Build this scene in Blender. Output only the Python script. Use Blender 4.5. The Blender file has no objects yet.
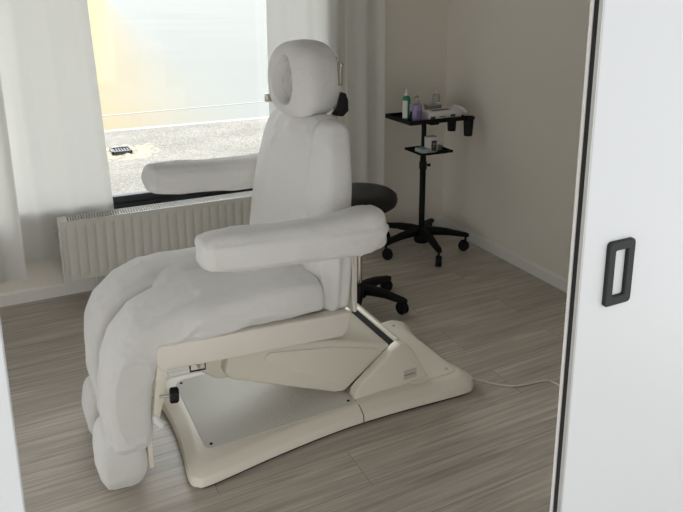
import bpy, bmesh, math, random
from mathutils import Vector, Matrix, noise
random.seed(4)
S = bpy.context.scene
COL = S.collection
PI = math.pi

# ------------------------------------------------------------------ materials
def mat(name, col=(.8, .8, .8), rough=.5, metal=0., spec=.5, sheen=0., bump=None, coat=0.):
    m = bpy.data.materials.new(name); m.use_nodes = True
    nt = m.node_tree; b = nt.nodes['Principled BSDF']
    b.inputs['Base Color'].default_value = (*col, 1)
    b.inputs['Roughness'].default_value = rough
    b.inputs['Metallic'].default_value = metal
    b.inputs['Specular IOR Level'].default_value = spec
    b.inputs['Sheen Weight'].default_value = sheen
    b.inputs['Coat Weight'].default_value = coat
    if bump:
        scale, strength, dist = bump
        tc = nt.nodes.new('ShaderNodeTexCoord'); n = nt.nodes.new('ShaderNodeTexNoise')
        n.inputs['Scale'].default_value = scale; n.inputs['Detail'].default_value = 4
        bp = nt.nodes.new('ShaderNodeBump'); bp.inputs['Strength'].default_value = strength
        bp.inputs['Distance'].default_value = dist
        nt.links.new(tc.outputs['Object'], n.inputs['Vector'])
        nt.links.new(n.outputs['Fac'], bp.inputs['Height'])
        nt.links.new(bp.outputs['Normal'], b.inputs['Normal'])
    return m

def node(nt, t, **kw):
    n = nt.nodes.new(t)
    for k, v in kw.items():
        if k in n.inputs: n.inputs[k].default_value = v
        else: setattr(n, k, v)
    return n

def cloth_mat(name, col, scale=420):
    m = mat(name, col, .92, spec=.15, sheen=.25)
    nt = m.node_tree; b = nt.nodes['Principled BSDF']
    tc = node(nt, 'ShaderNodeTexCoord')
    n1 = node(nt, 'ShaderNodeTexNoise', Scale=scale, Detail=2.)
    n2 = node(nt, 'ShaderNodeTexNoise', Scale=14., Detail=5.)
    b1 = node(nt, 'ShaderNodeBump', Strength=.7, Distance=.003)
    b2 = node(nt, 'ShaderNodeBump', Strength=.45, Distance=.018)
    for n in (n1, n2): nt.links.new(tc.outputs['Object'], n.inputs['Vector'])
    nt.links.new(n1.outputs['Fac'], b1.inputs['Height']); nt.links.new(n2.outputs['Fac'], b2.inputs['Height'])
    nt.links.new(b2.outputs['Normal'], b1.inputs['Normal']); nt.links.new(b1.outputs['Normal'], b.inputs['Normal'])
    # slightly uneven weave colour
    mx = node(nt, 'ShaderNodeMix', data_type='RGBA')
    mx.inputs['A'].default_value = (*[c*.94 for c in col], 1); mx.inputs['B'].default_value = (*col, 1)
    nt.links.new(n1.outputs['Fac'], mx.inputs['Factor']); nt.links.new(mx.outputs['Result'], b.inputs['Base Color'])
    return m

M = {}
M['cloth'] = cloth_mat('white_terry_cloth', (.80, .79, .76))
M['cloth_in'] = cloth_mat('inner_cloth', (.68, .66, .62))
M['plastic'] = mat('ivory_plastic', (.80, .755, .645), .38)
M['skirt'] = mat('ivory_leatherette', (.82, .765, .69), .45, bump=(300, .15, .001))
M['plate'] = mat('grey_textured_plate', (.62, .60, .555), .48, spec=.4, bump=(140, .8, .003))
M['black'] = mat('black_plastic', (.006, .006, .0065), .5, spec=.25)
M['blackmetal'] = mat('black_powder_coat', (.005, .005, .0055), .6, spec=.2)
M['vinyl'] = mat('black_vinyl', (.008, .008, .008), .45, spec=.3)
M['chrome'] = mat('chrome', (.75, .75, .74), .18, metal=1)
M['steel'] = mat('brushed_steel', (.5, .47, .42), .35, metal=1)
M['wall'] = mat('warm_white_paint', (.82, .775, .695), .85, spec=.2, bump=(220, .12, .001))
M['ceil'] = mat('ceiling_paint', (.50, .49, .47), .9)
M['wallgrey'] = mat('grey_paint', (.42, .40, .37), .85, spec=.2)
M['trim'] = mat('white_skirting', (.83, .82, .78), .5)
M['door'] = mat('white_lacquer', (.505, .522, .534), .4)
M['alu'] = mat('grey_aluminium', (.42, .42, .41), .4, metal=.3)
M['aluL'] = mat('pale_aluminium', (.62, .61, .59), .4, metal=.2)
M['handle'] = mat('matt_black_handle', (.013, .0135, .014), .6, spec=.3)
M['radiator'] = mat('radiator_enamel', (.73, .715, .675), .38)
M['frame'] = mat('anthracite_frame', (.02, .023, .028), .35)
M['dark'] = mat('dark_gap', (.01, .01, .01), .9)
M['label'] = mat('silver_sticker', (.58, .56, .50), .4)
M['ink'] = mat('ink', (.03, .03, .03), .7)
M['green'] = mat('green_plastic', (.006, .22, .10), .35)
M['lilac'] = mat('lilac_liquid_plastic', (.30, .24, .44), .3)
M['lilacdark'] = mat('violet_print', (.14, .11, .24), .4)
M['whitep'] = mat('white_plastic', (.78, .77, .74), .4)
M['card'] = mat('white_card', (.74, .72, .70), .7)
M['print'] = mat('dark_print', (.06, .05, .06), .6)
M['teal'] = mat('pale_teal_card', (.34, .45, .43), .6)
M['clear'] = mat('clear_plastic', (.62, .61, .58), .12)
M['clear'].node_tree.nodes['Principled BSDF'].inputs['Transmission Weight'].default_value = .6
M['cord'] = mat('white_cable', (.72, .70, .64), .5)
M['tissue'] = mat('white_tissue', (.82, .81, .79), .9)

def floor_mat():
    m = mat('grey_oak_planks', (.3, .27, .24), .38, spec=.8); nt = m.node_tree; b = nt.nodes['Principled BSDF']
    tc = node(nt, 'ShaderNodeTexCoord')
    mp = node(nt, 'ShaderNodeMapping'); mp.inputs['Location'].default_value = (.35, .045, 0)
    br = node(nt, 'ShaderNodeTexBrick', Scale=1.)
    br.inputs['Color1'].default_value = (.0, .0, .0, 1); br.inputs['Color2'].default_value = (1, 1, 1, 1)
    br.inputs['Mortar'].default_value = (.5, .5, .5, 1)
    br.inputs['Mortar Size'].default_value = .0012; br.inputs['Brick Width'].default_value = 1.28
    br.inputs['Row Height'].default_value = .19; br.offset = .37; br.inputs['Bias'].default_value = 0
    nt.links.new(tc.outputs['Object'], mp.inputs['Vector']); nt.links.new(mp.outputs['Vector'], br.inputs['Vector'])
    # grain, stretched along each plank and shifted from plank to plank
    g = node(nt, 'ShaderNodeMapping'); g.inputs['Scale'].default_value = (1.0, 34, 1)
    add = node(nt, 'ShaderNodeVectorMath', operation='ADD')
    sc = node(nt, 'ShaderNodeVectorMath', operation='SCALE'); sc.inputs['Scale'].default_value = 9
    nt.links.new(br.outputs['Color'], sc.inputs[0])
    nt.links.new(tc.outputs['Object'], add.inputs[0]); nt.links.new(sc.outputs[0], add.inputs[1])
    nt.links.new(add.outputs[0], g.inputs['Vector'])
    n1 = node(nt, 'ShaderNodeTexNoise', Scale=2.2, Detail=8., Roughness=.62, Distortion=.8)
    nt.links.new(g.outputs['Vector'], n1.inputs['Vector'])
    g2 = node(nt, 'ShaderNodeMapping'); g2.inputs['Scale'].default_value = (.9, 5.5, 1)
    nt.links.new(add.outputs[0], g2.inputs['Vector'])
    n2 = node(nt, 'ShaderNodeTexNoise', Scale=1.6, Detail=3., Distortion=1.6)
    nt.links.new(g2.outputs['Vector'], n2.inputs['Vector'])
    r1 = node(nt, 'ShaderNodeValToRGB')
    r1.color_ramp.elements[0].position = .28; r1.color_ramp.elements[0].color = (.34, .30, .255, 1)
    r1.color_ramp.elements[1].position = .72; r1.color_ramp.elements[1].color = (.66, .605, .53, 1)
    nt.links.new(n1.outputs['Fac'], r1.inputs['Fac'])
    r2 = node(nt, 'ShaderNodeValToRGB')
    r2.color_ramp.elements[0].position = .3; r2.color_ramp.elements[0].color = (.84, .835, .83, 1)
    r2.color_ramp.elements[1].position = .7; r2.color_ramp.elements[1].color = (1.10, 1.10, 1.10, 1)
    nt.links.new(n2.outputs['Fac'], r2.inputs['Fac'])
    mu = node(nt, 'ShaderNodeMix', data_type='RGBA', blend_type='MULTIPLY'); mu.inputs['Factor'].default_value = 1
    nt.links.new(r1.outputs['Color'], mu.inputs['A']); nt.links.new(r2.outputs['Color'], mu.inputs['B'])
    r3 = node(nt, 'ShaderNodeValToRGB')
    r3.color_ramp.elements[0].color = (.90, .89, .88, 1); r3.color_ramp.elements[1].color = (1.08, 1.07, 1.06, 1)
    nt.links.new(br.outputs['Color'], r3.inputs['Fac'])
    mu2 = node(nt, 'ShaderNodeMix', data_type='RGBA', blend_type='MULTIPLY'); mu2.inputs['Factor'].default_value = 1
    nt.links.new(mu.outputs['Result'], mu2.inputs['A']); nt.links.new(r3.outputs['Color'], mu2.inputs['B'])
    sm = node(nt, 'ShaderNodeMix', data_type='RGBA'); sm.inputs['B'].default_value = (.24, .21, .18, 1)
    nt.links.new(br.outputs['Fac'], sm.inputs['Factor']); nt.links.new(mu2.outputs['Result'], sm.inputs['A'])
    nt.links.new(sm.outputs['Result'], b.inputs['Base Color'])
    bp = node(nt, 'ShaderNodeBump', Strength=.12, Distance=.002)
    nt.links.new(n1.outputs['Fac'], bp.inputs['Height']); nt.links.new(bp.outputs['Normal'], b.inputs['Normal'])
    return m
M['floor'] = floor_mat()

def curtain_mat():
    m = bpy.data.materials.new('sheer_white_curtain'); m.use_nodes = True; nt = m.node_tree
    nt.nodes.remove(nt.nodes['Principled BSDF']); out = nt.nodes['Material Output']
    tc = node(nt, 'ShaderNodeTexCoord'); n = node(nt, 'ShaderNodeTexNoise', Scale=500., Detail=2.)
    bp = node(nt, 'ShaderNodeBump', Strength=.25, Distance=.001)
    nt.links.new(tc.outputs['Object'], n.inputs['Vector']); nt.links.new(n.outputs['Fac'], bp.inputs['Height'])
    d = node(nt, 'ShaderNodeBsdfDiffuse'); d.inputs['Color'].default_value = (.80, .79, .76, 1)
    t = node(nt, 'ShaderNodeBsdfTranslucent'); t.inputs['Color'].default_value = (.86, .86, .83, 1)
    for q in (d, t): nt.links.new(bp.outputs['Normal'], q.inputs['Normal'])
    mx = node(nt, 'ShaderNodeMixShader'); mx.inputs[0].default_value = .30
    nt.links.new(d.outputs[0], mx.inputs[1]); nt.links.new(t.outputs[0], mx.inputs[2])
    nt.links.new(mx.outputs[0], out.inputs['Surface'])
    return m
M['curtain'] = curtain_mat()

def glass_mat():
    m = bpy.data.materials.new('window_glass'); m.use_nodes = True; nt = m.node_tree
    nt.nodes.remove(nt.nodes['Principled BSDF']); out = nt.nodes['Material Output']
    tr = node(nt, 'ShaderNodeBsdfTransparent'); tr.inputs['Color'].default_value = (.95, .965, .96, 1)
    gl = node(nt, 'ShaderNodeBsdfGlossy'); gl.inputs['Roughness'].default_value = .02
    fr = node(nt, 'ShaderNodeFresnel'); fr.inputs['IOR'].default_value = 1.35
    mx = node(nt, 'ShaderNodeMixShader')
    nt.links.new(fr.outputs[0], mx.inputs[0]); nt.links.new(tr.outputs[0], mx.inputs[1]); nt.links.new(gl.outputs[0], mx.inputs[2])
    nt.links.new(mx.outputs[0], out.inputs['Surface'])
    return m
M['glass'] = glass_mat()

def gravel_mat():
    m = mat('grey_gravel', (.5, .5, .5), .9); nt = m.node_tree; b = nt.nodes['Principled BSDF']
    tc = node(nt, 'ShaderNodeTexCoord')
    v = node(nt, 'ShaderNodeTexVoronoi', Scale=75.)
    nz = node(nt, 'ShaderNodeTexNoise', Scale=1.3, Detail=3.)
    n3 = node(nt, 'ShaderNodeTexNoise', Scale=60., Detail=4.)
    for q in (v, nz, n3): nt.links.new(tc.outputs['Object'], q.inputs['Vector'])
    r = node(nt, 'ShaderNodeValToRGB')
    r.color_ramp.elements[0].color = (.16, .15, .135, 1); r.color_ramp.elements[1].color = (.34, .32, .29, 1)
    s = node(nt, 'ShaderNodeSeparateColor'); nt.links.new(v.outputs['Color'], s.inputs[0])
    nt.links.new(s.outputs[0], r.inputs['Fac'])
    r2 = node(nt, 'ShaderNodeValToRGB')
    r2.color_ramp.elements[0].position = .35; r2.color_ramp.elements[0].color = (.86, .85, .83, 1)
    r2.color_ramp.elements[1].position = .65; r2.color_ramp.elements[1].color = (1.12, 1.12, 1.12, 1)
    nt.links.new(nz.outputs['Fac'], r2.inputs['Fac'])
    mu = node(nt, 'ShaderNodeMix', data_type='RGBA', blend_type='MULTIPLY'); mu.inputs['Factor'].default_value = 1
    nt.links.new(r.outputs['Color'], mu.inputs['A']); nt.links.new(r2.outputs['Color'], mu.inputs['B'])
    nt.links.new(mu.outputs['Result'], b.inputs['Base Color'])
    bp = node(nt, 'ShaderNodeBump', Strength=.5, Distance=.01)
    nt.links.new(v.outputs['Distance'], bp.inputs['Height']); nt.links.new(bp.outputs['Normal'], b.inputs['Normal'])
    return m
M['gravel'] = gravel_mat()

def soft_noise_mat(name, c1, c2, scale, rough):
    m = mat(name, c1, rough); nt = m.node_tree; b = nt.nodes['Principled BSDF']
    tc = node(nt, 'ShaderNodeTexCoord'); n = node(nt, 'ShaderNodeTexNoise', Scale=scale, Detail=4.)
    nt.links.new(tc.outputs['Object'], n.inputs['Vector'])
    r = node(nt, 'ShaderNodeValToRGB')
    r.color_ramp.elements[0].position = .3; r.color_ramp.elements[0].color = (*c1, 1)
    r.color_ramp.elements[1].position = .7; r.color_ramp.elements[1].color = (*c2, 1)
    nt.links.new(n.outputs['Fac'], r.inputs['Fac']); nt.links.new(r.outputs['Color'], b.inputs['Base Color'])
    return m
def pave_mat():
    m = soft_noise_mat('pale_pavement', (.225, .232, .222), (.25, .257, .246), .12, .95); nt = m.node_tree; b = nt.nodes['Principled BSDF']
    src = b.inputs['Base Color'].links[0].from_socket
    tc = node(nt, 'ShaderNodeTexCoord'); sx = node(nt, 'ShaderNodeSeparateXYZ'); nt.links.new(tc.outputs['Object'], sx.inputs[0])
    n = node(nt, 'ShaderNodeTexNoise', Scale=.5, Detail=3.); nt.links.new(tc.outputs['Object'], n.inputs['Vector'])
    # ground colour blends to yellow towards the left, with a soft edge
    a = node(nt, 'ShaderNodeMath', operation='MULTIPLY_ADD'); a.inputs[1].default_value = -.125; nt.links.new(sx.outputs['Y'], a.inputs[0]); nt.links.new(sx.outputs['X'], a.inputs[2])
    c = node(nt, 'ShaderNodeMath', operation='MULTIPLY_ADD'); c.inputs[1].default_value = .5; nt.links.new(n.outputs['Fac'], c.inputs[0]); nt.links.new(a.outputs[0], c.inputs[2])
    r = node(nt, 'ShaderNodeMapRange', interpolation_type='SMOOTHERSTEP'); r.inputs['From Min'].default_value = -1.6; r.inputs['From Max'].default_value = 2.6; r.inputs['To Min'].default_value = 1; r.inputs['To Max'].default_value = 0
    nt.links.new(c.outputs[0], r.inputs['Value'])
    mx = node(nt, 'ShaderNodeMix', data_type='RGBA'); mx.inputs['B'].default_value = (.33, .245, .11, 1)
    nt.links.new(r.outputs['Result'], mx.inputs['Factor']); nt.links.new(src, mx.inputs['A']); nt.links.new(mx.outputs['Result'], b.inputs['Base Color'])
    return m
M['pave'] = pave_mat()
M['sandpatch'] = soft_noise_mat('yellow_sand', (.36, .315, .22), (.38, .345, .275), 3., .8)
M['yellow'] = soft_noise_mat('yellow_plaster', (.80, .58, .20), (.82, .62, .25), .3, .8)
M['kerb'] = soft_noise_mat('pale_kerb', (.33, .33, .32), (.36, .36, .35), 2., .8)

# ------------------------------------------------------------------ mesh helpers
def box(bm, x0, x1, y0, y1, z0, z1, bev=0, seg=2):
    t = bmesh.new()
    bmesh.ops.create_cube(t, size=1)
    for v in t.verts:
        v.co = Vector((x0+(v.co.x+.5)*(x1-x0), y0+(v.co.y+.5)*(y1-y0), z0+(v.co.z+.5)*(z1-z0)))
    if bev: bmesh.ops.bevel(t, geom=t.edges[:], offset=bev, segments=seg, affect='EDGES', profile=.5)
    merge(bm, t)

def merge(bm, t, mtx=None):
    me = bpy.data.meshes.new('tmp'); t.to_mesh(me); t.free()
    if mtx: me.transform(mtx)
    bm.from_mesh(me); bpy.data.meshes.remove(me)

def prism(bm, pts, axis, a, b, bev=0, seg=2):
    """extrude 2-D pts along axis ('y': pts are (x,z); 'z': (x,y); 'x': (y,z))"""
    t = bmesh.new()
    def P(p, w): return {'y': (p[0], w, p[1]), 'z': (p[0], p[1], w), 'x': (w, p[0], p[1])}[axis]
    A = [t.verts.new(P(p, a)) for p in pts]; B = [t.verts.new(P(p, b)) for p in pts]
    n = len(pts); t.faces.new(A); t.faces.new(B[::-1])
    for i in range(n): t.faces.new((A[i], B[i], B[(i+1) % n], A[(i+1) % n]))
    bmesh.ops.recalc_face_normals(t, faces=t.faces[:])
    if bev: bmesh.ops.bevel(t, geom=t.edges[:], offset=bev, segments=seg, affect='EDGES', profile=.5, clamp_overlap=True)
    merge(bm, t)

def tube(bm, pts, r, n=10, caps=True):
    pts = [Vector(p) for p in pts]; rs = r if isinstance(r, (list, tuple)) else [r]*len(pts)
    rings = []; up = None
    for i, p in enumerate(pts):
        d = (pts[min(i+1, len(pts)-1)]-pts[max(i-1, 0)]).normalized()
        if up is None:
            up = Vector((0, 0, 1)) if abs(d.z) < .9 else Vector((1, 0, 0))
        s = d.cross(up).normalized(); up = s.cross(d).normalized()
        rings.append([bm.verts.new(p+(s*math.cos(2*PI*k/n)+up*math.sin(2*PI*k/n))*rs[i]) for k in range(n)])
    for a, b in zip(rings, rings[1:]):
        for k in range(n): bm.faces.new((a[k], a[(k+1) % n], b[(k+1) % n], b[k]))
    if caps: bm.faces.new(rings[0][::-1]); bm.faces.new(rings[-1])

def lathe(bm, prof, c=(0, 0, 0), n=24, mtx=None):
    t = bmesh.new(); rings = []
    for r, z in prof:
        rings.append([t.verts.new((max(r, 1e-4)*math.cos(2*PI*k/n), max(r, 1e-4)*math.sin(2*PI*k/n), z)) for k in range(n)])
    for a, b in zip(rings, rings[1:]):
        for k in range(n): t.faces.new((a[k], a[(k+1) % n], b[(k+1) % n], b[k]))
    t.faces.new(rings[0][::-1]); t.faces.new(rings[-1])
    bmesh.ops.recalc_face_normals(t, faces=t.faces[:])
    merge(bm, t, Matrix.Translation(c) @ (mtx or Matrix()))

def sgnpow(v, e): return math.copysign(abs(v)**e, v)

def loft(bm, secs, n=40):
    """secs: (centre, unit axis a, half a, unit axis b, half b, exponent)"""
    rings = []
    for c, a, ha, b, hb, ex in secs:
        c, a, b = Vector(c), Vector(a), Vector(b)
        ring = []
        for k in range(n):
            th = 2*PI*k/n
            ring.append(bm.verts.new(c + a*(ha*sgnpow(math.cos(th), 2/ex)) + b*(hb*sgnpow(math.sin(th), 2/ex))))
        rings.append(ring)
    for p, q in zip(rings, rings[1:]):
        for k in range(n): bm.faces.new((p[k], p[(k+1) % n], q[(k+1) % n], q[k]))
    bm.faces.new(rings[0][::-1]); bm.faces.new(rings[-1])

def obj(name, bm, m, parent=None, smooth=38):
    bmesh.ops.recalc_face_normals(bm, faces=bm.faces[:])
    me = bpy.data.meshes.new(name); bm.to_mesh(me); bm.free()
    loc = Vector(parent['world']) if parent and 'world' in parent else None
    if loc is not None: me.transform(Matrix.Translation(-loc))
    ms = m if isinstance(m, list) else [m]
    for q in ms: me.materials.append(q)
    if smooth:
        me.shade_smooth(); me.set_sharp_from_angle(angle=math.radians(smooth))
    o = bpy.data.objects.new(name, me); COL.objects.link(o)
    if parent: o.parent = parent
    return o

def sub(name, bm, m, part, smooth=38):
    """a sub-part: the part sits at its thing's origin, so the same offset applies"""
    root = part.parent
    bmesh.ops.recalc_face_normals(bm, faces=bm.faces[:])
    me = bpy.data.meshes.new(name); bm.to_mesh(me); bm.free()
    me.transform(Matrix.Translation(-Vector(root['world'])))
    me.materials.append(m)
    if smooth: me.shade_smooth(); me.set_sharp_from_angle(angle=math.radians(smooth))
    o = bpy.data.objects.new(name, me); COL.objects.link(o); o.parent = part
    return o

def thing(name, label, cat, loc, rz=0, group=None):
    o = bpy.data.objects.new(name, None); COL.objects.link(o); o.empty_display_size = .1
    o.location = loc; o.rotation_euler = (0, 0, rz)
    o['world'] = list(loc); tag(o, label, cat, group)
    return o

def tag(o, label, cat, group=None):
    o['label'] = label; o['category'] = cat
    if group: o['group'] = group
    return o

def struct(name, bm, m, parent=None, smooth=38):
    o = obj(name, bm, m, parent, smooth)
    if parent is None: o['kind'] = 'structure'
    return o

def remesh(o, voxel, smooth_it=6, fac=.5):
    r = o.modifiers.new('r', 'REMESH'); r.mode = 'VOXEL'; r.voxel_size = voxel
    s = o.modifiers.new('s', 'SMOOTH'); s.iterations = smooth_it; s.factor = fac
    dg = bpy.context.evaluated_depsgraph_get()
    ev = o.evaluated_get(dg)
    me = bpy.data.meshes.new_from_object(ev)
    old = o.data; o.modifiers.clear(); o.data = me
    me.name = o.name
    if not me.materials:
        for m_ in old.materials: me.materials.append(m_)
    bpy.data.meshes.remove(old)
    me.shade_smooth()
    return o

def wrinkle(o, fn):
    me = o.data
    ns = [v.normal.copy() for v in me.vertices]
    for v, nn in zip(me.vertices, ns):
        v.co += nn*fn(v.co)
    me.update()

def crease(p, a, b, w, amp):
    a, b = Vector(a), Vector(b); ab = b-a
    t = max(0, min(1, (p-a).dot(ab)/ab.length_squared))
    d = (p-a-ab*t).length
    taper = math.sin(PI*min(1, max(.12, t*.88+.12)))**.5
    return 1.7*amp*math.exp(-(d/w)**2)*taper

def smoothstep(a, b, x):
    t = max(0, min(1, (x-a)/(b-a))); return t*t*(3-2*t)

# ------------------------------------------------------------------ the room
XW, YW, XL, HC = 2.612, 3.697, -2.3, 2.7
YD = .80                                     # plane of the sliding doors
bm = bmesh.new(); box(bm, XL, XW, -2.6, YW, -.12, 0); struct('floor', bm, M['floor'])
bm = bmesh.new(); box(bm, XL-.1, XW+.1, -2.0, YW+.3, HC, HC+.1); struct('ceiling', bm, M['ceil'])
bm = bmesh.new(); box(bm, XW, XW+.15, .84, YW+.3, 0, HC); struct('wall_right', bm, M['wall'])
bm = bmesh.new(); box(bm, XL-.15, XL, .84, YW+.3, 0, .08); box(bm, XL-.15, XL, .84, YW+.3, 1.35, HC); box(bm, XL-.15, XL, .84, .95, .08, 1.35); box(bm, XL-.15, XL, 2.7, YW+.3, .08, 1.35); struct('wall_left', bm, M['wallgrey'])  # low opening added in this unseen wall to let in side light
WX0, WX1, WZ0, WZ1 = -1.75, 1.78, .42, 2.42
bm = bmesh.new()
box(bm, XL, XW, YW, YW+.3, 0, WZ0); box(bm, XL, XW, YW, YW+.3, WZ1, HC)
box(bm, XL, WX0, YW, YW+.3, WZ0, WZ1); box(bm, WX1, XW, YW, YW+.3, WZ0, WZ1)
struct('wall_back', bm, M['wall'])
bm = bmesh.new()                               # wall the doorway is cut into
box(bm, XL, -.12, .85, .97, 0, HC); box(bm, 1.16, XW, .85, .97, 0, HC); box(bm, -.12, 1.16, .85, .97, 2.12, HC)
struct('wall_front', bm, M['wallgrey'])

def baseboard(name, ax, a0, a1, at):
    bm = bmesh.new()
    prof = [(0, 0), (.014, 0), (.014, .06), (.009, .072), (0, .072)]
    if ax == 'x': prism(bm, [(at-p[0], p[1]) for p in prof], 'x', a0, a1)     # (y,z)
    else: prism(bm, [(at-p[0], p[1]) for p in prof], 'y', a0, a1)
    struct(name, bm, M['trim'], smooth=0)
baseboard('baseboard_back', 'x', XL, XW-.014, YW)
baseboard('baseboard_right', 'y', .97, YW, XW)

# window: dark frame, glass, dark sill strip
wroot = thing('window_1', 'wide shop window with dark frame behind radiator and curtains', 'window', (0, YW+.05, WZ0))
wroot['kind'] = 'structure'
bm = bmesh.new()
box(bm, WX0, WX1, YW+.03, YW+.10, WZ0, WZ0+.09, .004); box(bm, WX0, WX1, YW+.03, YW+.10, WZ1-.07, WZ1, .004)
box(bm, WX0, WX0+.07, YW+.03, YW+.10, WZ0+.09, WZ1-.07, .004); box(bm, WX1-.07, WX1, YW+.03, YW+.10, WZ0+.09, WZ1-.07, .004)
obj('window_frame', bm, M['frame'], wroot)
bm = bmesh.new(); box(bm, WX0+.07, WX1-.07, YW+.06, YW+.066, WZ0+.09, WZ1-.07); obj('window_pane', bm, M['glass'], wroot, 0)
bm = bmesh.new(); box(bm, WX0, WX1, YW+.001, YW+.03, WZ0, WZ0+.052, .003); obj('window_sill', bm, M['frame'], wroot)

# sliding doors in the foreground
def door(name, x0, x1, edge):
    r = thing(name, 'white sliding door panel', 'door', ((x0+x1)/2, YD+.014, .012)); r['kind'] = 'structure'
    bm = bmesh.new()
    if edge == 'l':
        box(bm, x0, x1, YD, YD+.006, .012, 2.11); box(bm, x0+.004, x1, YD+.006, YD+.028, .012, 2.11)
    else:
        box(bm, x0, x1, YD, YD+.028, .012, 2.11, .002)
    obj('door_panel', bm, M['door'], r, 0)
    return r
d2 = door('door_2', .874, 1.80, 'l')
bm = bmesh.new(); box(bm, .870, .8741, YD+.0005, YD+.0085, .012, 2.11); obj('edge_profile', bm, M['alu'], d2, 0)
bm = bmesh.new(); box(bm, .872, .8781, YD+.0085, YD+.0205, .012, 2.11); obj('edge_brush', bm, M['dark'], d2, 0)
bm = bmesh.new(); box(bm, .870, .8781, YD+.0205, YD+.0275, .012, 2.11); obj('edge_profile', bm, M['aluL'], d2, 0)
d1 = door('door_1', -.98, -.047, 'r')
# rectangular black pull on the right door
def rrect(x0, x1, z0, z1, r, n=6):
    pts = []
    for cx, cz, a in ((x1-r, z1-r, 0), (x0+r, z1-r, 90), (x0+r, z0+r, 180), (x1-r, z0+r, 270)):
        for k in range(n+1):
            t = math.radians(a+90*k/n); pts.append((cx+r*math.cos(t), cz+r*math.sin(t)))
    return pts
bm = bmesh.new()
hx0, hx1, hz0, hz1 = .9305, .9975, 1.036, 1.163
O = rrect(hx0, hx1, hz0, hz1, .008); I = rrect(hx0+.018, hx1-.018, hz0+.018, hz1-.018, .004)
n = len(O); L = []
for y, sh in ((YD, 0), (YD-.006, 0), (YD-.008, .0018)):
    oo = [bm.verts.new((p[0]+(sh if p[0] < .96 else -sh), y, p[1]+(sh if p[1] < 1.1 else -sh))) for p in O]
    ii = [bm.verts.new((p[0]-(sh if p[0] < .96 else -sh), y, p[1]-(sh if p[1] < 1.1 else -sh))) for p in I]
    L.append((oo, ii))
for (o1, i1), (o2, i2) in zip(L, L[1:]):
    for k in range(n):
        q = (k+1) % n
        bm.faces.new((o1[k], o1[q], o2[q], o2[k])); bm.faces.new((i1[k], i2[k], i2[q], i1[q]))
for oo, ii in (L[0], L[-1]):
    for k in range(n):
        q = (k+1) % n; bm.faces.new((oo[k], oo[q], ii[q], ii[k]))
obj('door_handle', bm, M['handle'], d2, 30)

# ------------------------------------------------------------------ outside
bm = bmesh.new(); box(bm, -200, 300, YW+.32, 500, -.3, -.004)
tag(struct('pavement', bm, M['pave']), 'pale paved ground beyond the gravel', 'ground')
bm = bmesh.new(); box(bm, -6, 16, YW+.33, 8.3, -.0039, .0005)
o = obj('gravel_bed', bm, M['gravel'], None, 0); tag(o, 'grey gravel bed just outside the window', 'gravel'); o['kind'] = 'stuff'
bm = bmesh.new(); prism(bm, [(-6, 8.30), (16, 8.30), (16, 8.42), (-6, 8.42)], 'z', -.006, .0008); tag(struct('kerb', bm, M['kerb'], None, 0), 'thin pale flush kerb at the far edge of the gravel', 'kerb')
bm = bmesh.new(); prism(bm, [(-6, 8.95), (16, 10.6), (16, 10.66), (-6, 9.01)], 'z', -.0045, .0006); tag(struct('joint_strip', bm, M['kerb'], None, 0), 'thin pale joint line running across the pavement', 'joint')
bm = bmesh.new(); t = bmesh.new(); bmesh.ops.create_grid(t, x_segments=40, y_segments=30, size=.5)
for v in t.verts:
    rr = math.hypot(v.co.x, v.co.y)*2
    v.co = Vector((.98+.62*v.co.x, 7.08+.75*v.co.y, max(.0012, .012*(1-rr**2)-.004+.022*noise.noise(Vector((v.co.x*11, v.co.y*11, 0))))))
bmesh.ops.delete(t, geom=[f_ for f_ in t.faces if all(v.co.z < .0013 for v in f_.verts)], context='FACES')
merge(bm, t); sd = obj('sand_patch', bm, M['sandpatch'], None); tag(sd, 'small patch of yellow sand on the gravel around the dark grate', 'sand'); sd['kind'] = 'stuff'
gr = thing('drain_grate', 'dark slotted drain grate lying in the yellow sand outside', 'grate', (.97, 7.08, .0))
bm = bmesh.new(); box(bm, .80, 1.00, 6.98, 6.995, .005, .04); box(bm, .80, 1.00, 7.185, 7.2, .005, .04); box(bm, .80, .815, 6.98, 7.2, .005, .04); box(bm, .985, 1.0, 6.98, 7.2, .005, .04); obj('grate_frame', bm, M['frame'], gr)
for k in range(6):
    bm = bmesh.new(); box(bm, .822+.028*k, .836+.028*k, 6.995, 7.185, .012, .034); obj('bar', bm, M['frame'], gr)
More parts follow.
